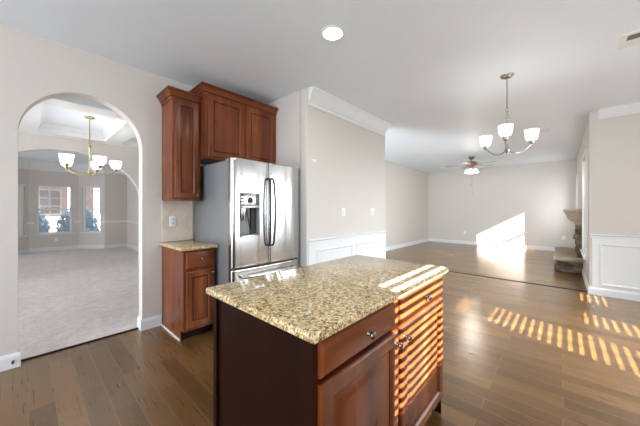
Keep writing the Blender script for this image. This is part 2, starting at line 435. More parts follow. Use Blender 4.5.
def blind(x0, x1, z0, z1, y, open_ranges, label, group=None, closed=-68, opened=7.0, pitch=0.045):
    """a Venetian blind: headrail, slats (one mesh), bottom rail"""
    t = thing('venetian_blind', ((x0+x1)/2, y, z0), label, 'blind', group)
    boxpart('headrail', (x0, x1, y-0.03, y+0.03, z1-0.045, z1), 'blind', t, 0.004)
    boxpart('bottom_rail', (x0+0.005, x1-0.005, y-0.025, y+0.025, z0, z0+0.018), 'blind', t, 0.004)
    bm = B(); z = z0+0.03
    while z < z1-0.06:
        op = any(a <= z <= b for a, b in open_ranges)
        th = R(opened if op else closed); dy, dz = 0.025*math.cos(th), 0.025*math.sin(th)
        ny, nz = -math.sin(th)*0.0013, math.cos(th)*0.0013
        # outer edge (-y) higher
        q = [(y-dy, z+dz), (y+dy, z-dz)]
        poly = [(q[0][0]-ny*-1, q[0][1]+nz), (q[1][0]-ny*-1, q[1][1]+nz), (q[1][0]+ny*-1, q[1][1]-nz), (q[0][0]+ny*-1, q[0][1]-nz)]
        add_prism(bm, poly, lambda p: (x0+0.004, p[0], p[1]), lambda p: (x1-0.004, p[0], p[1]))
        z += pitch
    new('slats', bm, 'blind', t, 0)
    return t
window(1, *BW[0], YB-0.08, 1.56, glass=False); window(2, *BW[1], YB-0.08, 1.37, glass=False)
window(3, *BW[2], YB-0.08, 1.37, glass=False); window(4, *BW[3], YB-0.08, 1.37, glass=False)
window(5, *LW[0], YF-0.08, 1.50, glass=False, stile=0.135); window(6, *LW[1], YF-0.08, 1.26, glass=False)
blind(0.30, 1.04, 1.03, 2.31, YB-0.03, [(1.57, 2.4)], 'white slatted blind over the kitchen window behind the island, tilted open at the top')
blind(2.71, 3.35, 0.43, 2.14, YB-0.03, [(0.0, 1.33), (1.41, 1.56)], 'white slatted blind of the dining window nearest the island')
blind(3.68, 4.16, 0.43, 2.14, YB-0.03, [(0.0, 0.83)], 'white slatted blind of the middle dining window')
blind(4.67, 5.23, 0.43, 2.14, YB-0.03, [(0.64, 0.83)], 'white slatted blind of the dining window nearest the panelled right wall')
blind(6.03, 6.985, 0.53, 2.19, YF-0.03, [], 'white closed blind in the tall window on the fireplace wall before the mantel')

for k, (xa, xb, za, zc) in enumerate(LW):
    bm = B()
    add_box(bm, xa-0.075, xa, YF, YF+0.022, za-0.02, zc+0.075); add_box(bm, xb, xb+0.075, YF, YF+0.022, za-0.02, zc+0.075)
    add_box(bm, xa, xb, YF, YF+0.022, zc, zc+0.075); add_box(bm, xa-0.09, xb+0.09, YF, YF+0.05, za-0.045, za-0.02); add_box(bm, xa-0.075, xb+0.075, YF, YF+0.02, za-0.11, za-0.045)
    struct('trim_%d' % (31+k), bm, 'trim', smooth=0)
# baseboards
def board_y(name, x0, x1, y, zs=0.115, out=-1, th=0.016):
    bm = B(); poly = [(0, 0), (th, 0), (th, zs-0.025), (th*0.55, zs-0.006), (th*0.4, zs), (0, zs)]
    add_prism(bm, poly, lambda p: (x0, y+out*p[0], p[1]), lambda p: (x1, y+out*p[0], p[1])); return struct(name, bm, 'trim', smooth=0)
def board_x(name, y0, y1, x, zs=0.115, out=-1, th=0.016):
    bm = B(); poly = [(0, 0), (th, 0), (th, zs-0.025), (th*0.55, zs-0.006), (th*0.4, zs), (0, zs)]
    add_prism(bm, poly, lambda p: (x+out*p[0], y0, p[1]), lambda p: (x+out*p[0], y1, p[1])); return struct(name, bm, 'trim', smooth=0)
board_y('baseboard_arch_left', -5, -0.06+0.016, YA); board_y('baseboard_arch_right', 0.806-0.016, 0.985, YA)
board_x('baseboard_jamb_right', YA, YA+0.13, 0.806); board_x('baseboard_jamb_left', YA, YA+0.13, -0.06, out=1)
board_y('baseboard_left', XPE, XF, YL); board_x('baseboard_far', YF, YL, XF)
board_y('baseboard_fireplace', XW, 7.3, YF, out=1); board_x('baseboard_right', YB, YF+0.016, XW)
board_y('baseboard_partition', XR, XPE, YP)
board_x('baseboard_partition_end', YP, YP+0.12, XPE, out=1)

# dining wainscot, chair rail and crown
def crown_profile(d, hgt): # (out, down)
    return [(0, 0), (d, 0), (d, 0.018), (d*0.86, 0.03), (d*0.72, 0.05), (d*0.42, hgt*0.6), (d*0.30, hgt*0.68), (d*0.30, hgt*0.76), (d*0.16, hgt*0.8), (d*0.16, hgt), (0, hgt)]
def panel_frame(bm, O, U, V, N, wd, ht):
    """applied picture-frame moulding"""
    O, U, V, N = map(Vector, (O, U, V, N))
    def rect(i, d): return ring(bm, [O+U*i+V*i+N*d, O+U*(wd-i)+V*i+N*d, O+U*(wd-i)+V*(ht-i)+N*d, O+U*i+V*(ht-i)+N*d])
    rs = [rect(i, d) for i, d in ((0, 0.0), (0.0, 0.012), (0.012, 0.016), (0.022, 0.010), (0.03, 0.006), (0.032, 0.0))]
    for a, b in zip(rs, rs[1:]): bridge(bm, a, b)
bm = B(); add_box(bm, XR+0.03, XPE-0.006, YP-0.008, YP, 0.09, 0.86)
panel_frame(bm, (XR+0.17, YP-0.008, 0.22), (1, 0, 0), (0, 0, 1), (0, -1, 0), 0.76, 0.55)
panel_frame(bm, (XR+1.03, YP-0.008, 0.22), (1, 0, 0), (0, 0, 1), (0, -1, 0), 0.76, 0.55)
struct('trim_3', bm, 'trim')
RAIL = [(0, 0.845), (0.010, 0.845), (0.014, 0.86), (0.012, 0.872), (0.026, 0.885), (0.030, 0.895), (0.026, 0.905), (0, 0.905)]
bm = B(); add_prism(bm, RAIL, lambda p: (XR+0.02, YP-p[0], p[1]), lambda p: (XPE-0.006, YP-p[0], p[1])); struct('trim_4', bm, 'trim')
bm = B()
add_prism(bm, crown_profile(0.085, 0.21), lambda p: (XR+0.03, YP-p[0], CEIL-p[1]), lambda p: (XPE-0.06+p[0], YP-p[0], CEIL-p[1]))
struct('trim_5', bm, 'trim', smooth=25)
# right wall: white below the rail
bm = B(); add_box(bm, XW-0.008, XW, YB, YF-0.03, 0.09, 0.86)
panel_frame(bm, (XW-0.008, YF-0.11, 0.155), (0, -1, 0), (0, 0, 1), (-1, 0, 0), 0.98, 0.61)
struct('trim_6', bm, 'trim')
bm = B(); add_prism(bm, RAIL, lambda p: (XW-p[0], YB, p[1]), lambda p: (XW-p[0], YF-0.012, p[1])); struct('trim_7', bm, 'trim')
bm = B()
add_prism(bm, crown_profile(0.085, 0.13), lambda p: (XW-p[0], YB, CEIL-p[1]), lambda p: (XW-p[0], YF-0.09, CEIL-p[1]))
struct('trim_8', bm, 'trim', smooth=25)
bm = B(); add_box(bm, XW-0.003, XW+0.012, YF-0.012, YF+0.003, 0.12, CEIL, 0.004); struct('trim_9', bm, 'wall')

# front dining room: coffered ceiling
bm = B(); zb = 2.60
add_box(bm, -4, XR, 4.50, 4.82, zb, CEIL); add_box(bm, -4, XR, YA+0.13, 3.62, zb, CEIL); add_box(bm, -4, XR, 6.60, 6.85, zb, CEIL)
for x0, x1 in ((-1.32, -1.05), (-0.16, 0.115), (1.01, 1.29)):
    add_box(bm, x0, x1, 3.62, 4.50, zb, CEIL); add_box(bm, x0, x1, 4.82, 6.60, zb, CEIL)
struct('trim_10', bm, 'trim', smooth=0)
bm = B()
for x0, x1 in ((-1.05, -0.16), (0.115, 1.01), (1.29, XR)):
    for y0, y1 in ((3.62, 4.50), (4.82, 6.60)):
        pr = [(0, 0), (0.06, 0), (0.05, 0.02), (0.02, 0.05), (0, 0.06)]
        add_prism(bm, pr, lambda p: (x0, y0+p[0], CEIL-p[1]), lambda p: (x1, y0+p[0], CEIL-p[1]))
        add_prism(bm, pr, lambda p: (x0, y1-p[0], CEIL-p[1]), lambda p: (x1, y1-p[0], CEIL-p[1]))
        add_prism(bm, pr, lambda p: (x0+p[0], y0, CEIL-p[1]), lambda p: (x0+p[0], y1, CEIL-p[1]))
        add_prism(bm, pr, lambda p: (x1-p[0], y0, CEIL-p[1]), lambda p: (x1-p[0], y1, CEIL-p[1]))
struct('trim_11', bm, 'trim', smooth=0)
# bay room: walls with three windows, crown and chair rail
BAY = [(-5, 10.95), (-0.57, 10.95), (0.0, 11.58), (1.09, 11.58), (1.66, 10.95), (XR, 10.95)]
def facet(i, name, wn=None, ww=0.0, closed=False):
    (ax, ay), (bx, by) = BAY[i], BAY[i+1]
    L = math.hypot(bx-ax, by-ay); ux, uy = (bx-ax)/L, (by-ay)/L; nx, ny = uy, -ux  # n points into the room (-y side)
    def T(s, d, z): return (ax+ux*s+nx*d, ay+uy*s+ny*d, z)
    def bx_(bm, s0, s1, d0, d1, z0, z1): add_prism(bm, [(s0, z0), (s1, z0), (s1, z1), (s0, z1)], lambda p: T(p[0], d0, p[1]), lambda p: T(p[0], d1, p[1]))
    bm = B()
    if wn:
        c = L/2; a, b = c-ww/2, c+ww/2; z0, z1 = 0.53, 2.0
        bx_(bm, 0, a, -0.12, 0, 0, CEIL); bx_(bm, b, L, -0.12, 0, 0, CEIL); bx_(bm, a, b, -0.12, 0, 0, z0); bx_(bm, a, b, -0.12, 0, z1, CEIL)
    else: bx_(bm, 0, L, -0.12, 0, 0, CEIL)
    struct(name, bm, 'wall', smooth=0)
    bm = B()
    bx_(bm, 0, L, 0, 0.016, 0, 0.12)
    if wn: bx_(bm, 0, a-0.05, 0, 0.02, 0.84, 0.9); bx_(bm, b+0.05, L, 0, 0.02, 0.84, 0.9)
    else: bx_(bm, 0, L, 0, 0.02, 0.84, 0.9)
    struct('baseboard_bay_%d' % i, bm, 'trim', smooth=0)
    bm = B(); add_prism(bm, crown_profile(0.16, 0.30), lambda p: T(0, p[0], CEIL-p[1]), lambda p: T(L, p[0], CEIL-p[1])); struct('trim_%d' % (20+i), bm, 'trim', smooth=0)
    if wn:
        bm = B(); f = 0.04
        for s0, s1, q0, q1 in ((a, a+f, z0, z1), (b-f, b, z0, z1), (a, b, z0, z0+f), (a, b, z1-f, z1), (a, b, 1.25, 1.30)): bx_(bm, s0, s1, -0.08, -0.03, q0, q1)
        for k in (1, 2): s = a+(b-a)*k/3; bx_(bm, s-0.008, s+0.008, -0.06, -0.045, 1.30, z1)
        bx_(bm, a, b, -0.06, -0.045, 1.62, 1.636)
        bx_(bm, a-0.05, b+0.05, 0.0, 0.05, z0-0.03, z0)
        w_ = struct('window_%d' % wn, bm, 'trim', smooth=0)
        bm = B(); bx_(bm, a+f, b-f, -0.056, -0.05, z0+f, z1-f); struct('pane', bm, 'glass', w_, 0)
        if closed:
            t = thing('window_blind', T(c, -0.015, z0), 'white closed blind covering the left bay window beyond the arch', 'blind')
            bm = B(); z = z0+0.03
            while z < z1-0.05:
                bx_(bm, a+0.005, b-0.005, -0.022, -0.02, z-0.02, z+0.024); z += 0.045
            new('slats', bm, 'blind', t, 0)
            bm = B(); bx_(bm, a+0.003, b-0.003, -0.03, 0.0, z1-0.05, z1); new('headrail', bm, 'blind', t, 0)
facet(0, 'wall_bay_left'); facet(1, 'wall_bay_left_angle', 7, 0.62, True); facet(2, 'wall_bay_centre', 8, 0.76)
facet(3, 'wall_bay_right_angle', 9, 0.6); facet(4, 'wall_bay_right')
board_x('baseboard_bay_side', 7.0, 10.95, XR)
bm = B(); add_box(bm, XR-0.02, XR, 7.0, 10.95, 0.84, 0.9); struct('trim_30', bm, 'trim', smooth=0)

# ------------------------------------------------------------------ cabinets
DOOR = [(0.0, -0.010), (0.003, -0.005), (0.010, 0.0), (0.054, 0.0), (0.058, -0.004), (0.063, -0.013), (0.071, -0.013), (0.104, -0.002), (0.108, -0.001)]
DRAW = [(0.0, -0.010), (0.003, -0.006), (0.010, -0.001), (0.014, 0.0)]
SX, SZ, NY = (1, 0, 0), (0, 0, 1), (0, -1, 0)
def knob(parent, x, y, z):
    bm = B(); add_lathe(bm, [(0.009, 0), (0.007, -0.004), (0.0055, -0.012), (0.012, -0.017), (0.0155, -0.022), (0.0145, -0.027), (0.008, -0.031), (0.0, -0.032)], (x, y, z), 16, 'Y')
    return new('knob', bm, 'knob', parent)
def front(name, parent, x0, x1, z0, z1, y, loops, mat, th=0.02):
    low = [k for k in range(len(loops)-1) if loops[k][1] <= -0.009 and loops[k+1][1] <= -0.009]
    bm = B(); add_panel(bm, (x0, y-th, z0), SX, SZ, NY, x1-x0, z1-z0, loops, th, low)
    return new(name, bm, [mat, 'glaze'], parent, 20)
def face_frame(parent, x0, x1, z0, z1, y, stiles, rails, mat='cherry'):
    """face frame in front of the carcass, y is its front"""
    bm = B()
    for a, b in stiles: add_box(bm, a, b, y, y+0.02, z0, z1, 0.001, 1)
    for a, b in rails:
        xs = sorted(stiles)
        for (p0, p1), (q0, q1) in zip(xs, xs[1:]): add_box(bm, p1, q0, y+0.0005, y+0.02, a, b)
    return new('face_frame', bm, mat, parent)

# island
ix0, ix1, iy0, iy1 = 0.58, 1.735, 0.56, 1.18
isl = thing('kitchen_island', (1.15, 0.87, 0), 'dark cherry kitchen island cabinet with two drawers over two panelled doors', 'kitchen island')
bm = B(); add_box(bm, ix0+0.004, ix1-0.004, iy0+0.02, iy1-0.004, 0.10, 0.883)
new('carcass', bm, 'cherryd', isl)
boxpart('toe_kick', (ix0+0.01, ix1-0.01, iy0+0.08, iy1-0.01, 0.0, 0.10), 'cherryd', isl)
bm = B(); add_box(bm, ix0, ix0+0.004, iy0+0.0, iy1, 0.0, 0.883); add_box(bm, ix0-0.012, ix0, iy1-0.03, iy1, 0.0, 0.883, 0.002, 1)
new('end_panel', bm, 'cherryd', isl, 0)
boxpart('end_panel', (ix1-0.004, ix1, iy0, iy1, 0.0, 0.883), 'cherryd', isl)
face_frame(isl, ix0, ix1, 0.10, 0.883, iy0, [(ix0+0.004, ix0+0.035), (1.10, 1.165), (ix1-0.04, ix1-0.004)], [(0.10, 0.13), (0.73, 0.765), (0.865, 0.883)], 'cherryf')
for x0, x1 in ((0.602, 1.117), (1.145, 1.712)):
    d = front('drawer', isl, x0, x1, 0.752, 0.868, iy0, DRAW, 'cherryh'); knob(d, (x0+x1)/2, iy0-0.02, 0.808)
    d = front('door', isl, x0, x1, 0.125, 0.732, iy0, DOOR, 'cherry')
    knob(d, x1-0.032 if x0 < 1 else x0+0.032, iy0-0.02, 0.685)
bm = B(); add_box(bm, 0.547, 1.762, 0.522, 1.215, 0.884, 0.914, 0.009, 3)
tag(new('granite_countertop', bm, 'granite'), 'large speckled gold granite slab on top of the kitchen island', 'countertop')

# base cabinet beside the fridge
bx0, bx1, by0 = 0.99, 1.30, 2.66
bc = thing('base_cabinet', (1.145, 2.95, 0), 'narrow cherry base cabinet standing on the floor left of the fridge', 'cabinet')
bm = B(); add_box(bm, bx0+0.004, bx1, by0+0.02, YA-0.004, 0.10, 0.88); new('carcass', bm, 'cherry', bc)
bm = B(); add_prism(bm, [(by0, 0.10), (by0+0.07, 0.10), (by0+0.07, 0.0), (YA-0.003, 0.0), (YA-0.003, 0.88), (by0, 0.88)], lambda p: (bx0, p[0], p[1]), lambda p: (bx0+0.004, p[0], p[1]))
new('end_panel', bm, 'cherry', bc, 0)
boxpart('toe_kick', (bx0+0.005, bx1-0.005, by0+0.075, by0+0.09, 0, 0.10), 'cherryd', bc)
boxpart('shoe_moulding', (bx0-0.012, bx0, by0+0.072, YA-0.02, 0, 0.016), 'trim', bc, 0.003)
face_frame(bc, bx0, bx1, 0.10, 0.88, by0, [(bx0+0.004, bx0+0.035), (bx1-0.035, bx1)], [(0.10, 0.14), (0.68, 0.71), (0.86, 0.88)])
d = front('drawer', bc, bx0+0.02, bx1-0.015, 0.70, 0.865, by0, DRAW, 'cherryh'); knob(d, (bx0+bx1)/2, by0-0.02, 0.785)
d = front('door', bc, bx0+0.02, bx1-0.015, 0.125, 0.675, by0, DOOR, 'cherry'); knob(d, bx1-0.04, by0-0.02, 0.635)
bm = B(); add_box(bm, 0.955, 1.32, 2.62, YA-0.003, 0.881, 0.914, 0.008, 3)
tag(new('granite_countertop', bm, 'granite'), 'small speckled granite countertop on the narrow base cabinet', 'countertop')
bm = B(); add_box(bm, 0.99, 1.32, YA-0.012, YA-0.001, 0.915, 1.372)
tag(new('tile_backsplash', bm, 'tile'), 'cream diagonal tile backsplash above the small countertop', 'backsplash')

# wall cabinets with crown
def cab_crown(parent, x0, x1, yf, z, d=0.055, hgt=0.075, left=True, right=True, yb=YA-0.002):
    prof = [(0.0, -0.03), (0.010, -0.03), (0.010, -0.006), (0.018, 0.0), (0.018, 0.008), (0.024, 0.014), (0.032, 0.030), (0.046, 0.044), (0.046, 0.052), (d, 0.055), (d, hgt-0.004), (d-0.004, hgt), (0.0, hgt)]
    bm = B(); rs = []
    for o, hh in prof:
        l, r_ = (o if left else 0), (o if right else 0)
        rs.append(ring(bm, [(x0-l, yb, z+hh), (x0-l, yf-o, z+hh), (x1+r_, yf-o, z+hh), (x1+r_, yb, z+hh)]))
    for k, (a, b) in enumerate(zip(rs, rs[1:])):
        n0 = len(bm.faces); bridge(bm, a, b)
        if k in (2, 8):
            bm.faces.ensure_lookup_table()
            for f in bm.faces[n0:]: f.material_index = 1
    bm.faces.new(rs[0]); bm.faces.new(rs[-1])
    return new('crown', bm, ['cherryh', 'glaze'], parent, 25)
ux0, ux1, uy = 0.99, 1.283, 2.965
wc = thing('wall_cabinet', (1.136, YA, 1.37), 'tall narrow cherry wall cabinet with one panelled door above the tile backsplash', 'cabinet')
bm = B(); add_box(bm, ux0, ux1, uy+0.02, YA-0.002, 1.37, 2.45); new('carcass', bm, 'cherry', wc)
face_frame(wc, ux0, ux1, 1.37, 2.45, uy, [(ux0, ux0+0.04), (ux1-0.04, ux1)], [(1.37, 1.41), (2.40, 2.45)])
d = front('door', wc, ux0+0.025, ux1-0.02, 1.39, 2.425, uy, DOOR, 'cherry'); knob(d, ux1-0.045, uy-0.02, 1.425)
cab_crown(wc, ux0, ux1, uy, 2.44)
fx0, fx1, fy = 1.286, XR-0.003, 2.86
fc = thing('fridge_cabinet', (1.77, YA, 1.83), 'wide cherry wall cabinet with two doors above the fridge', 'cabinet')
bm = B(); add_box(bm, fx0, fx1, fy+0.02, YA-0.002, 1.83, 2.56); new('carcass', bm, 'cherry', fc)
xm = (fx0+fx1)/2+0.01
face_frame(fc, fx0, fx1, 1.83, 2.56, fy, [(fx0, fx0+0.05), (xm-0.03, xm+0.03), (fx1-0.05, fx1)], [(1.83, 1.87), (2.52, 2.56)])
for x0, x1 in ((fx0+0.03, xm-0.014), (xm+0.014, fx1-0.03)):
    front('door', fc, x0, x1, 1.85, 2.535, fy, [(0.0, -0.008), (0.003, -0.004), (0.009, 0.0), (0.058, 0.0), (0.062, -0.004), (0.068, -0.011), (0.075, -0.011), (0.080, -0.008)], 'cherry')
cab_crown(fc, fx0, fx1, fy, 2.55, right=False)

# ------------------------------------------------------------------ refrigerator
rx0, rx1, ry = 1.332, 2.226, 2.36
fr = thing('refrigerator', (1.78, 2.85, 0), 'stainless steel french door fridge with ice dispenser and charcoal side', 'fridge')
boxpart('body', (rx0, rx1, ry+0.085, YA-0.03, 0.03, 1.765), 'dgray', fr, 0.006)
boxpart('base_grille', (rx0+0.02, rx1-0.02, ry+0.10, ry+0.16, 0.0, 0.05), 'black', fr)
boxpart('hinge_cover', (rx0+0.01, rx0+0.09, ry+0.07, ry+0.16, 1.765, 1.785), 'dgray', fr, 0.004)
boxpart('hinge_cover', (rx1-0.09, rx1-0.01, ry+0.07, ry+0.16, 1.765, 1.785), 'dgray', fr, 0.004)
def steel_front(name, x0, x1, z0, z1, bulge=0.016, hole=None, edge=0.018):
    """bowed door skin: gently convex across x; hole=(xa,xb,za,zb) leaves an opening"""
    xc, hw = (x0+x1)/2, (x1-x0)/2
    xs = [x0, x0+0.004, x0+0.010, x0+0.018]+[x0+0.018+(x1-x0-0.036)*k/20 for k in range(1, 20)]+[x1-0.018, x1-0.010, x1-0.004, x1]
    zs = [z0, z0+0.006, z0+0.014]+([hole[2], hole[3]] if hole else [])+[z1-0.014, z1-0.006, z1]
    if hole: xs = sorted(set([x for x in xs if abs(x-hole[0]) > 0.008 and abs(x-hole[1]) > 0.008]+[hole[0], hole[1]]))
    def yy(x):
        u = (x-xc)/hw; y = ry+bulge*u*u
        e = min(x-x0, x1-x)
        if e < edge: y += 0.012*(1-math.sqrt(max(0, 1-(1-e/edge)**2)))
        return y
    bm = B(); g = [[bm.verts.new((x, yy(x)+(0.005 if z in (z0, z1) else 0), z)) for z in zs] for x in xs]
    for i in range(len(xs)-1):
        for j in range(len(zs)-1):
            if hole and xs[i] >= hole[0]-1e-6 and xs[i+1] <= hole[1]+1e-6 and zs[j] >= hole[2]-1e-6 and zs[j+1] <= hole[3]+1e-6: continue
            bm.faces.new((g[i][j], g[i+1][j], g[i+1][j+1], g[i][j+1]))
    yb = ry+0.078
    bk = [[bm.verts.new((x, yb, z)) for z in (z0, z1)] for x in (x0, x1)]
    n = len(zs)-1
    bm.faces.new([bk[0][0], bk[0][1]]+[g[0][j] for j in range(n, -1, -1)])
    bm.faces.new([bk[1][0], bk[1][1]]+[g[-1][j] for j in range(n, -1, -1)])
    bm.faces.new([bk[0][0], bk[1][0]]+[g[i][0] for i in range(len(xs)-1, -1, -1)])
    bm.faces.new([bk[0][1], bk[1][1]]+[g[i][n] for i in range(len(xs)-1, -1, -1)])
    bm.faces.new((bk[0][0], bk[0][1], bk[1][1], bk[1][0]))
    return new(name, bm, 'steel', fr, 40)
rm = 1.779
HX = (1.409, 1.645, 0.995, 1.442)          # dispenser opening
dl = steel_front('door', rx0, rm-0.003, 0.69, 1.78, hole=HX)
dr = steel_front('door', rm+0.003, rx1, 0.69, 1.78)
fd = steel_front('freezer_drawer', rx0, rx1, 0.06, 0.672, 0.02)
boxpart('gasket', (rx0+0.01, rx1-0.01, ry+0.03, ry+0.085, 0.665, 0.70), 'gasket', fr)
# dispenser: control panel above a recess with a paddle
dz = 1.305
bm = B(); add_box(bm, HX[0], HX[1], ry+0.006, ry+0.03, dz, HX[3], 0.003); cp = new('control_panel', bm, 'steel', dl)
bm = B(); add_box(bm, HX[0]+0.008, HX[0]+0.05, ry+0.003, ry+0.008, dz+0.012, HX[3]-0.012); new('display', bm, 'black', cp)
bm = B(); add_box(bm, HX[1]-0.045, HX[1]-0.008, ry+0.003, ry+0.008, dz+0.012, HX[3]-0.012); new('display', bm, 'black', cp)
bm = B(); add_lathe(bm, [(0.03, 0), (0.03, -0.006), (0.026, -0.008)], ((HX[0]+HX[1])/2+0.004, ry+0.006, dz+0.062), 20, 'Y'); new('dial', bm, 'gasket', cp)
bm = B()
for k in range(3):
    add_box(bm, HX[0]+0.018, HX[0]+0.040, ry+0.0015, ry+0.004, dz+0.022+0.032*k, dz+0.034+0.032*k)
new('button', bm, 'steel', cp)
bm = B(); r0, r1 = HX[0], HX[1]; zt = dz-0.012; zb_ = HX[2]; yk = ry+0.074
for a, b, c, e in (((r0, ry+0.008, zb_), (r1, ry+0.008, zb_), (r1-0.012, yk, zb_+0.03), (r0+0.012, yk, zb_+0.03)),
                   ((r0, ry+0.008, zt), (r1, ry+0.008, zt), (r1-0.012, yk, zt), (r0+0.012, yk, zt)),
                   ((r0, ry+0.008, zb_), (r0, ry+0.008, zt), (r0+0.012, yk, zt), (r0+0.012, yk, zb_+0.03)),
                   ((r1, ry+0.008, zb_), (r1, ry+0.008, zt), (r1-0.012, yk, zt), (r1-0.012, yk, zb_+0.03)),
                   ((r0+0.012, yk, zb_+0.03), (r1-0.012, yk, zb_+0.03), (r1-0.012, yk, zt), (r0+0.012, yk, zt))):
    bm.faces.new([bm.verts.new(p) for p in (a, b, c, e)])
new('dispenser_recess', bm, 'recess', dl, 0)
boxpart('recess_cheek', (r1-0.075, r1-0.012, ry+0.05, yk-0.001, zb_+0.03, zt), 'gasket', dl)
boxpart('dispenser_lip', (r0-0.002, r1+0.002, ry+0.003, ry+0.03, dz-0.014, dz), 'steel', dl, 0.002)
bm = B(); add_lathe(bm, [(0.034, 0), (0.036, -0.03), (0.030, -0.075), (0.026, -0.11), (0.020, -0.125)], (r0+0.06, ry+0.045, zt-0.005), 16); new('water_spout', bm, 'steel', dl)
bm = B(); add_tube(bm, [(r0+0.11, ry+0.055, zt-0.02), (r0+0.125, ry+0.05, zt-0.12), (r0+0.15, ry+0.03, zb_+0.02)], 0.006, 8); new('paddle', bm, 'handle', dl)
boxpart('drip_tray', (r0+0.01, r1-0.01, ry+0.004, ry+0.06, zb_, zb_+0.012), 'steel', dl, 0.002)
for d_, xh, sg in ((dl, rm-0.033, 1), (dr, rm+0.033, -1)):
    bm = B(); P = curve_pts([(xh+0.010*sg, ry+0.004, 1.61), (xh+0.009*sg, ry-0.03, 1.58), (xh+0.003*sg, ry-0.044, 1.42), (xh, ry-0.048, 1.26), (xh+0.003*sg, ry-0.044, 1.08), (xh+0.009*sg, ry-0.03, 0.91), (xh+0.010*sg, ry+0.004, 0.88)], 8)
    add_tube(bm, P, 0.0105, 10); new('handle', bm, 'handle', d_)
bm = B(); P = curve_pts([(rx0+0.10, ry+0.01, 0.60), (rx0+0.115, ry-0.04, 0.60), (rx0+0.3, ry-0.06, 0.60), (rm, ry-0.066, 0.60), (rx1-0.3, ry-0.06, 0.60), (rx1-0.115, ry-0.04, 0.60), (rx1-0.10, ry+0.01, 0.60)], 8)
add_tube(bm, P, 0.0135, 10); new('handle', bm, 'nickel', fd)

# ------------------------------------------------------------------ small wall fittings
def plate_y(name, label, cat, x, y, z, wd=0.072, ht=0.115, kind='outlet', n=1):
    t = thing(name, (x, y, z), label, cat)
    bm = B(); add_box(bm, x-wd/2, x+wd/2, y-0.006, y-0.0005, z-ht/2, z+ht/2, 0.002); new('plate', bm, 'plastic', t)
    for k in range(n):
        xc = x+(k-(n-1)/2)*0.045
        if kind == 'outlet':
            for dz_ in (-0.022, 0.022):
                bm = B(); add_box(bm, xc-0.016, xc+0.016, y-0.008, y-0.005, z+dz_-0.014, z+dz_+0.014, 0.001, 1)
                s_ = new('socket', bm, 'trim', t)
                bm = B(); add_box(bm, xc-0.008, xc-0.006, y-0.0086, y-0.007, z+dz_-0.006, z+dz_+0.006); add_box(bm, xc+0.006, xc+0.008, y-0.0086, y-0.007, z+dz_-0.006, z+dz_+0.006)
                new('slots', bm, 'gasket', s_, 0)
        else:
            bm = B(); add_box(bm, xc-0.016, xc+0.016, y-0.010, y-0.005, z-0.033, z+0.033, 0.002); new('rocker', bm, 'trim', t)
    return t
plate_y('wall_outlet', 'white double outlet plate on the cream tile backsplash', 'outlet', 1.10, YA-0.012, 1.14)
plate_y('light_switch', 'single white switch plate on the partition wall above the rail, nearer the fridge', 'switch', 2.97, YP, 1.235, kind='switch')
plate_y('light_switch', 'wide double white switch plate near the outer end of the partition', 'switch', 3.73, YP, 1.235, wd=0.118, kind='switch', n=2)
bm = B(); add_box(bm, 2.335, 2.40, YP-0.02, YP-0.0005, 1.855, 1.89, 0.004)  # plain small white box, purpose unknown
tag(new('white_wall_box', bm, 'plastic'), 'small white box high on the partition near the fridge', 'sensor')
plate_y('wall_outlet', 'white outlet plate below the centre bay window', 'outlet', 0.58, 11.58, 0.34)
def plate_x(label, y, z):
    t = thing('wall_outlet', (XF, y, z), label, 'outlet')
    bm = B(); add_box(bm, XF-0.006, XF-0.0005, y-0.036, y+0.036, z-0.058, z+0.058, 0.002); new('plate', bm, 'plastic', t)
    for dz_ in (-0.022, 0.022):
        bm = B(); add_box(bm, XF-0.008, XF-0.005, y-0.016, y+0.016, z+dz_-0.014, z+dz_+0.014, 0.001, 1); new('socket', bm, 'trim', t)
plate_x('white outlet plate low on the far wall just left of the sunlit patch', 2.66, 0.42)
plate_x('white outlet plate low on the far wall beside the fireplace', -0.02, 0.42)
bm = B(); add_lathe(bm, [(0.009, 0), (0.009, -0.004), (0.005, -0.007), (0.005, -0.028), (0.008, -0.031), (0.008, -0.038), (0.0, -0.039)], (-0.085, YA-0.016, 0.055), 12, 'Y')
tag(new('door_stop', bm, 'black'), 'small black doorstop on the baseboard left of the arch', 'doorstop')

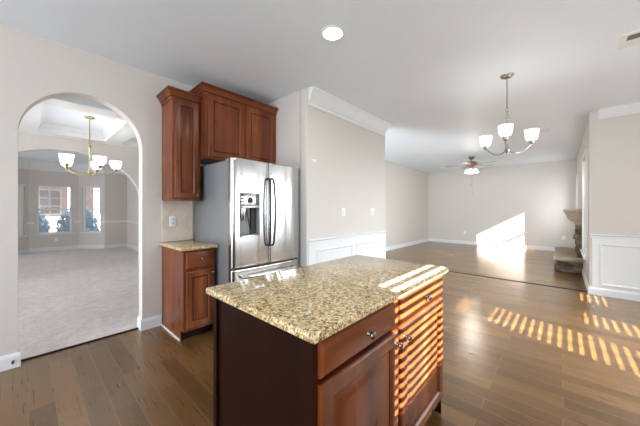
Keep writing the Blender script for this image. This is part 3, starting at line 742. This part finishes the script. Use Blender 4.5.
# ------------------------------------------------------------------ ceiling fittings
rl = thing('recessed_light', (1.71, 1.416, CEIL), 'round lit recessed ceiling light above the island', 'ceiling light')
bm = B(); add_lathe(bm, [(0.100, 0.0), (0.100, -0.006), (0.088, -0.009), (0.078, -0.004), (0.076, 0.0)], (1.71, 1.416, CEIL), 32); new('trim_ring', bm, 'vent', rl)
bm = B(); add_lathe(bm, [(0.0, -0.0045), (0.05, -0.0045), (0.077, -0.004), (0.077, -0.001)], (1.71, 1.416, CEIL), 32, cap=False); new('lens', bm, 'lens', rl)
dl_ = bpy.data.lights.new('downlight_bulb', 'AREA'); dl_.shape = 'DISK'; dl_.size = 0.14; dl_.energy = 5; dl_.color = (1.0, 0.93, 0.84)
dlo = bpy.data.objects.new('downlight_bulb', dl_); COL.objects.link(dlo); dlo.location = (1.71, 1.416, CEIL-0.012)
def vent(label, x0, x1, y0, y1, along='x', n=8, border=0.03, z=CEIL):
    t = thing('ceiling_vent', ((x0+x1)/2, (y0+y1)/2, z), label, 'vent')
    bm = B(); add_panel(bm, (x0, y0, z), (1, 0, 0), (0, 1, 0), (0, 0, -1), x1-x0, y1-y0, [(0, 0.004), (0.004, 0.008), (border*0.8, 0.012), (border, 0.010), (border, 0.004)], 0.0)
    new('frame', bm, 'vent', t, 20)
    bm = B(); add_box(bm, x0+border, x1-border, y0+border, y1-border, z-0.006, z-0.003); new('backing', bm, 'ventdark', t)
    bm = B()
    for k in range(n):
        if along == 'x':
            y = y0+border+(y1-y0-2*border)*(k+0.5)/n; hw = (y1-y0-2*border)/n*0.28
            add_prism(bm, [(y-hw, z-0.006), (y+hw, z-0.011), (y+hw, z-0.0095), (y-hw, z-0.0045)], lambda p: (x0+border, p[0], p[1]), lambda p: (x1-border, p[0], p[1]))
        else:
            x = x0+border+(x1-x0-2*border)*(k+0.5)/n; hw = (x1-x0-2*border)/n*0.28
            add_prism(bm, [(x-hw, z-0.006), (x+hw, z-0.011), (x+hw, z-0.0095), (x-hw, z-0.0045)], lambda p: (p[0], y0+border, p[1]), lambda p: (p[0], y1-border, p[1]))
    if n: new('louvres', bm, 'vent', t, 0)
    return t
nv = vent('white louvred ceiling vent at the top right of the dining area', 3.36, 3.64, -0.98, -0.37, 'y', 0, 0.035)
bm = B()
for k in range(4): x = 3.495+0.03*k; add_box(bm, x, x+0.0285, -0.945, -0.405, CEIL-0.012, CEIL-0.0065)
new('closed_louvres', bm, 'vent', nv, 0)
vent('small white louvred vent on the ceiling behind the nickel chandelier', 6.31, 6.56, 0.15, 0.34, 'y', 5, 0.03)
vent('long narrow slot vent in the coffered ceiling beyond the arch', 0.24, 0.62, 6.36, 6.48, 'x', 3, 0.025)

def lamp(name, loc, power, rad, color=(1.0, 0.95, 0.88)):
    l = bpy.data.lights.new(name, 'POINT'); l.energy = power; l.shadow_soft_size = rad; l.color = color
    o = bpy.data.objects.new(name, l); COL.objects.link(o); o.location = loc; return o
def chandelier(name, label, x, y, zc, zhub, radius, n, a0, style, metal, shade_z, watts):
    t = thing(name, (x, y, zc), label, 'chandelier')
    bm = B(); add_lathe(bm, [(0.0, -0.03), (0.02, -0.03), (0.05, -0.022), (0.064, -0.008), (0.066, 0.0)], (x, y, zc), 24, cap=False); new('canopy', bm, metal, t)
    # stem and chain
    zt = zhub+0.36 if style == 'square' else zhub+0.52
    bm = B()
    if style == 'square':
        add_tube(bm, [(x, y, zc-0.03), (x, y, zc-0.36)], 0.006, 8); new('stem', bm, metal, t)
        bm = B(); z = zc-0.36; k = 0
        while z > zt+0.02:
            pts = [(x+(0.012*math.cos(a) if k % 2 else 0), y+(0 if k % 2 else 0.012*math.cos(a)), z-0.018+0.024*math.sin(a)) for a in [2*PI*i/10 for i in range(11)]]
            add_tube(bm, pts, 0.0028, 5, False); z -= 0.036; k += 1
        new('chain', bm, metal, t)
    else:
        add_tube(bm, [(x, y, zc-0.03), (x, y, zt)], 0.007, 8); new('stem', bm, metal, t)
        bm = B(); pts = [(x+0.02*math.cos(a), y, zt+0.03+0.03*math.sin(a)) for a in [2*PI*i/14 for i in range(15)]]; add_tube(bm, pts, 0.004, 6, False); new('loop', bm, metal, t)
    bm = B()
    prof = [(0.0, 0.0), (0.010, 0.004), (0.014, 0.02), (0.026, 0.035), (0.03, 0.055), (0.018, 0.075), (0.011, 0.10), (0.011, zt-zhub-0.08), (0.02, zt-zhub-0.06), (0.018, zt-zhub-0.04), (0.007, zt-zhub-0.02), (0.005, zt-zhub)]
    add_lathe(bm, prof, (x, y, zhub), 18); new('column', bm, metal, t)
    for k in range(n):
        a = a0+2*PI*k/n; cx, cy = math.cos(a), math.sin(a)
        px, py = x+radius*cx, y+radius*cy
        P = lambda r, z: (x+r*cx, y+r*cy, z)
        bm = B(); add_tube(bm, curve_pts([P(0.015, zhub+0.045), P(radius*0.3, zhub+0.02), P(radius*0.65, zhub+0.04), P(radius*0.93, shade_z-0.05), P(radius, shade_z-0.03)], 8), 0.0065, 8)
        arm = new('arm', bm, metal, t)
        bm = B(); add_lathe(bm, [(0.006, -0.045), (0.02, -0.035), (0.028, -0.012), (0.03, 0.0), (0.0, 0.002)], (px, py, shade_z), 16); new('socket_cup', bm, metal, arm)
        if style == 'square': pr = [(0.028, 0.0), (0.044, 0.004), (0.052, 0.022), (0.059, 0.06), (0.066, 0.112), (0.063, 0.112), (0.048, 0.022), (0.026, 0.008)]
        else: pr = [(0.03, 0.0), (0.052, 0.012), (0.070, 0.045), (0.081, 0.09), (0.086, 0.135), (0.082, 0.135), (0.066, 0.045), (0.03, 0.008)]
        bm = B(); add_lathe(bm, pr, (px, py, shade_z), 24, cap=False); new('lamp_shade', bm, 'shade', arm)
        lamp('chandelier_bulb_light', (px, py, shade_z+0.13), watts, 0.03)
        bm = B(); add_lathe(bm, [(0.0, 0.012), (0.012, 0.014), (0.014, 0.04), (0.028, 0.075), (0.022, 0.10), (0.0, 0.11)], (px, py, shade_z), 12, cap=False); new('bulb', bm, 'lens', arm)
    return t
chandelier('chandelier', 'nickel chandelier with three white glass shades hanging in the dining area', 3.534, 0.452, CEIL, 1.87, 0.245, 3, YAW+R(112-90), 'square', 'nickel', 2.02, 0.3)
chandelier('chandelier', 'brass chandelier with five white bell shades hanging beyond the arch', 0.655, 5.56, CEIL, 1.80, 0.33, 5, R(-4), 'bell', 'brass', 1.945, 0.6)

# ceiling fan
FX, FY = 8.37, 1.89
cf = thing('ceiling_fan', (FX, FY, CEIL), 'bronze five blade ceiling fan with lights in the living room', 'ceiling fan')
bm = B(); add_lathe(bm, [(0.075, 0.0), (0.075, -0.03), (0.05, -0.06), (0.02, -0.075), (0.0, -0.076)], (FX, FY, CEIL), 24); new('canopy', bm, 'bronze', cf)
bm = B(); add_tube(bm, [(FX, FY, CEIL-0.06), (FX, FY, CEIL-0.14)], 0.012, 10); new('downrod', bm, 'bronze', cf)
bm = B(); add_lathe(bm, [(0.03, -0.12), (0.10, -0.135), (0.145, -0.16), (0.15, -0.21), (0.12, -0.25), (0.06, -0.265), (0.06, -0.30), (0.03, -0.31), (0.0, -0.31)], (FX, FY, CEIL), 28); new('motor', bm, 'bronze', cf)
for k in range(5):
    a = YAW-R(90)+R(8)+2*PI*k/5; ca, sa = math.cos(a), math.sin(a)
    def W(r, s, z): return (FX+r*ca-s*sa, FY+r*sa+s*ca, CEIL+z+0.12*s)
    bm = B(); out = [(0.20, -0.045), (0.30, -0.058), (0.60, -0.068), (0.66, -0.05), (0.675, 0.0), (0.66, 0.05), (0.60, 0.068), (0.30, 0.058), (0.20, 0.045)]
    add_prism(bm, out, lambda p: W(p[0], p[1], -0.228), lambda p: W(p[0], p[1], -0.220)); bl = new('blade', bm, 'blade', cf)
    bm = B(); add_prism(bm, [(0.11, -0.012), (0.2, -0.02), (0.27, -0.03), (0.27, 0.03), (0.2, 0.02), (0.11, 0.012)], lambda p: W(p[0], p[1], -0.220), lambda p: W(p[0], p[1], -0.212)); new('blade_bracket', bm, 'bronze', bl)
for k in range(4):
    a = YAW+R(45)+k*PI/2; px, py = FX+0.105*math.cos(a), FY+0.105*math.sin(a)
    bm = B(); add_tube(bm, [(FX+0.03*math.cos(a), FY+0.03*math.sin(a), CEIL-0.29), (px, py, CEIL-0.33)], 0.01, 8); h_ = new('light_arm', bm, 'bronze', cf)
    bm = B(); add_lathe(bm, [(0.02, 0.0), (0.035, -0.02), (0.055, -0.06), (0.075, -0.10), (0.072, -0.10), (0.03, -0.02)], (px, py, CEIL-0.335), 18, cap=False); new('lamp_shade', bm, 'shade', h_)
    lamp('fan_bulb_light', (px, py, CEIL-0.46), 7, 0.04)
for dx, zl in ((0.02, 1.98), (-0.02, 1.77)):
    bm = B(); add_tube(bm, [(FX+dx, FY+dx, CEIL-0.31), (FX+dx, FY+dx, zl)], 0.0022, 5); c_ = new('pull_chain', bm, 'bronze', cf)
    bm = B(); add_lathe(bm, [(0.0, 0.0), (0.008, 0.01), (0.006, 0.04), (0.0, 0.05)], (FX+dx, FY+dx, zl-0.045), 8, cap=False); new('chain_fob', bm, 'bronze', c_)

# ------------------------------------------------------------------ fireplace
fp = thing('stone_fireplace', (8.2, YF, 0), 'stone fireplace with mantel shelf and raised hearth on the living room wall', 'fireplace')
random.seed(3)
def stones(x0, x1, z0, z1, dep):
    bm = B(); z = z0
    while z < z1-0.02:
        hh = min(random.uniform(0.07, 0.14), z1-z); x = x0
        while x < x1-0.02:
            ww = min(random.uniform(0.12, 0.26), x1-x)
            if x1-(x+ww) < 0.08: ww = x1-x
            add_box(bm, x+0.003+random.uniform(0, 0.006), x+ww-0.003, YF+0.001, YF+dep+random.uniform(-0.02, 0.04), z+0.003, z+hh-0.003, 0.012, 2)
            x += ww
        z += hh
    return bm
new('stone_column', stones(7.40, 7.85, 0.31, 1.20, 0.07), 'stone', fp)
new('stone_column', stones(8.65, 9.10, 0.31, 1.20, 0.07), 'stone', fp)
new('stone_lintel', stones(7.85, 8.65, 0.95, 1.20, 0.07), 'stone', fp)
boxpart('firebox', (7.86, 8.64, YF+0.001, YF+0.02, 0.31, 0.95), 'black', fp)
boxpart('hearth_slab', (7.25, 9.25, YF+0.001, 0.15, 0.235, 0.305), 'slab', fp, 0.01)
new('hearth_base', stones(7.31, 9.19, 0.0, 0.233, 0.39), 'stone', fp)
boxpart('mantel_shelf', (7.30, 9.20, YF+0.001, -0.005, 1.213, 1.28), 'slab', fp, 0.01)
for x in (7.40, 8.92):
    bm = B(); prof = [(YF+0.001, 1.213), (-0.03, 1.213), (-0.03, 1.19), (-0.05, 1.15), (-0.07, 1.09), (-0.10, 1.05), (-0.15, 1.02), (-0.17, 1.01), (-0.17, 0.97), (YF+0.001, 0.95)]
    add_prism(bm, prof, lambda p: (x, p[0], p[1]), lambda p: (x+0.16, p[0], p[1])); new('corbel', bm, 'slab', fp, 20)

# ------------------------------------------------------------------ outside, seen through the bay windows
bm = B(); add_box(bm, -18, 22, 12.2, 40, -0.5, -0.35); struct('ground_outside', bm, 'lawn', smooth=0)
hs = thing('neighbour_house', (1.5, 26, -0.35), 'dull pink brick house with grey roof seen through the bay windows', 'house')
boxpart('brick_wall', (-4.5, 8.5, 25, 31, -0.35, 4.2), 'brick', hs)
bm = B(); add_prism(bm, [(24.6, 4.2), (31.4, 4.2), (28, 6.8)], lambda p: (-4.9, p[0], p[1]), lambda p: (8.9, p[0], p[1])); new('roof', bm, 'roof', hs, 0)
bm = B(); add_prism(bm, [(21.4, 2.95), (25, 2.95), (25, 4.1), (21.4, 3.15)], lambda p: (-4.7, p[0], p[1]), lambda p: (8.7, p[0], p[1])); new('porch_roof', bm, 'roof', hs, 0)
for x in (-4.2, -1.2, 1.7, 2.9, 5.4, 8.2): boxpart('porch_column', (x-0.12, x+0.12, 21.7, 21.94, -0.35, 2.95), 'trim', hs, 0.01)
boxpart('porch_floor', (-4.6, 8.6, 21.5, 25, -0.35, 0.15), 'roof', hs)
for x in (-2.6, 0.4, 3.4, 5.9):
    bm = B(); panel_frame(bm, (x, 25, 0.9), (1, 0, 0), (0, 0, 1), (0, -1, 0), 1.1, 1.7); add_box(bm, x, x+1.1, 24.96, 25.0, 0.9, 2.6); wi = new('house_window', bm, 'trim', hs, 0)
    bm = B()
    for i in range(2):
        for j in range(3): add_box(bm, x+0.08+0.49*i, x+0.53+0.49*i, 24.94, 24.962, 0.98+0.53*j, 1.46+0.53*j)
    new('pane', bm, 'roof', wi, 0)
def shrub(label, x, y, r, h, seed):
    rnd = random.Random(seed); t = thing('garden_shrub', (x, y, -0.35), label, 'shrub', None)
    bm = B()
    add_tube(bm, [(x, y, -0.36), (x+0.03, y, -0.1), (x, y, h*0.5)], [0.04, 0.035, 0.02], 7); new('stem', bm, 'roof', t)
    bm = B()
    for k in range(2600):
        a, b = rnd.uniform(0, 2*PI), math.acos(rnd.uniform(-1, 1)); q = rnd.uniform(0.55, 1.0)
        p = Vector((x+r*q*math.sin(b)*math.cos(a), y+r*q*math.sin(b)*math.sin(a), h*0.5+(h*0.5+0.15)*q*math.cos(b)))
        u = Vector((rnd.uniform(-1, 1), rnd.uniform(-1, 1), rnd.uniform(-1, 1))).normalized(); v = u.orthogonal().normalized(); s = rnd.uniform(0.05, 0.09)
        bm.faces.new([bm.verts.new(c) for c in (p-u*s, p+v*s*0.45+u*0.2*s, p+u*s, p-v*s*0.45+u*0.2*s)])
    new('foliage', bm, 'leaf', t, 0)
shrub('blue green shrub at the left of the centre bay window', -0.08, 13.3, 0.60, 1.12, 1)
shrub('blue green shrub at the right of the centre bay window', 1.26, 13.5, 0.60, 1.18, 2)
shrub('blue green shrub outside the right bay window', 2.65, 13.6, 0.72, 1.12, 3)
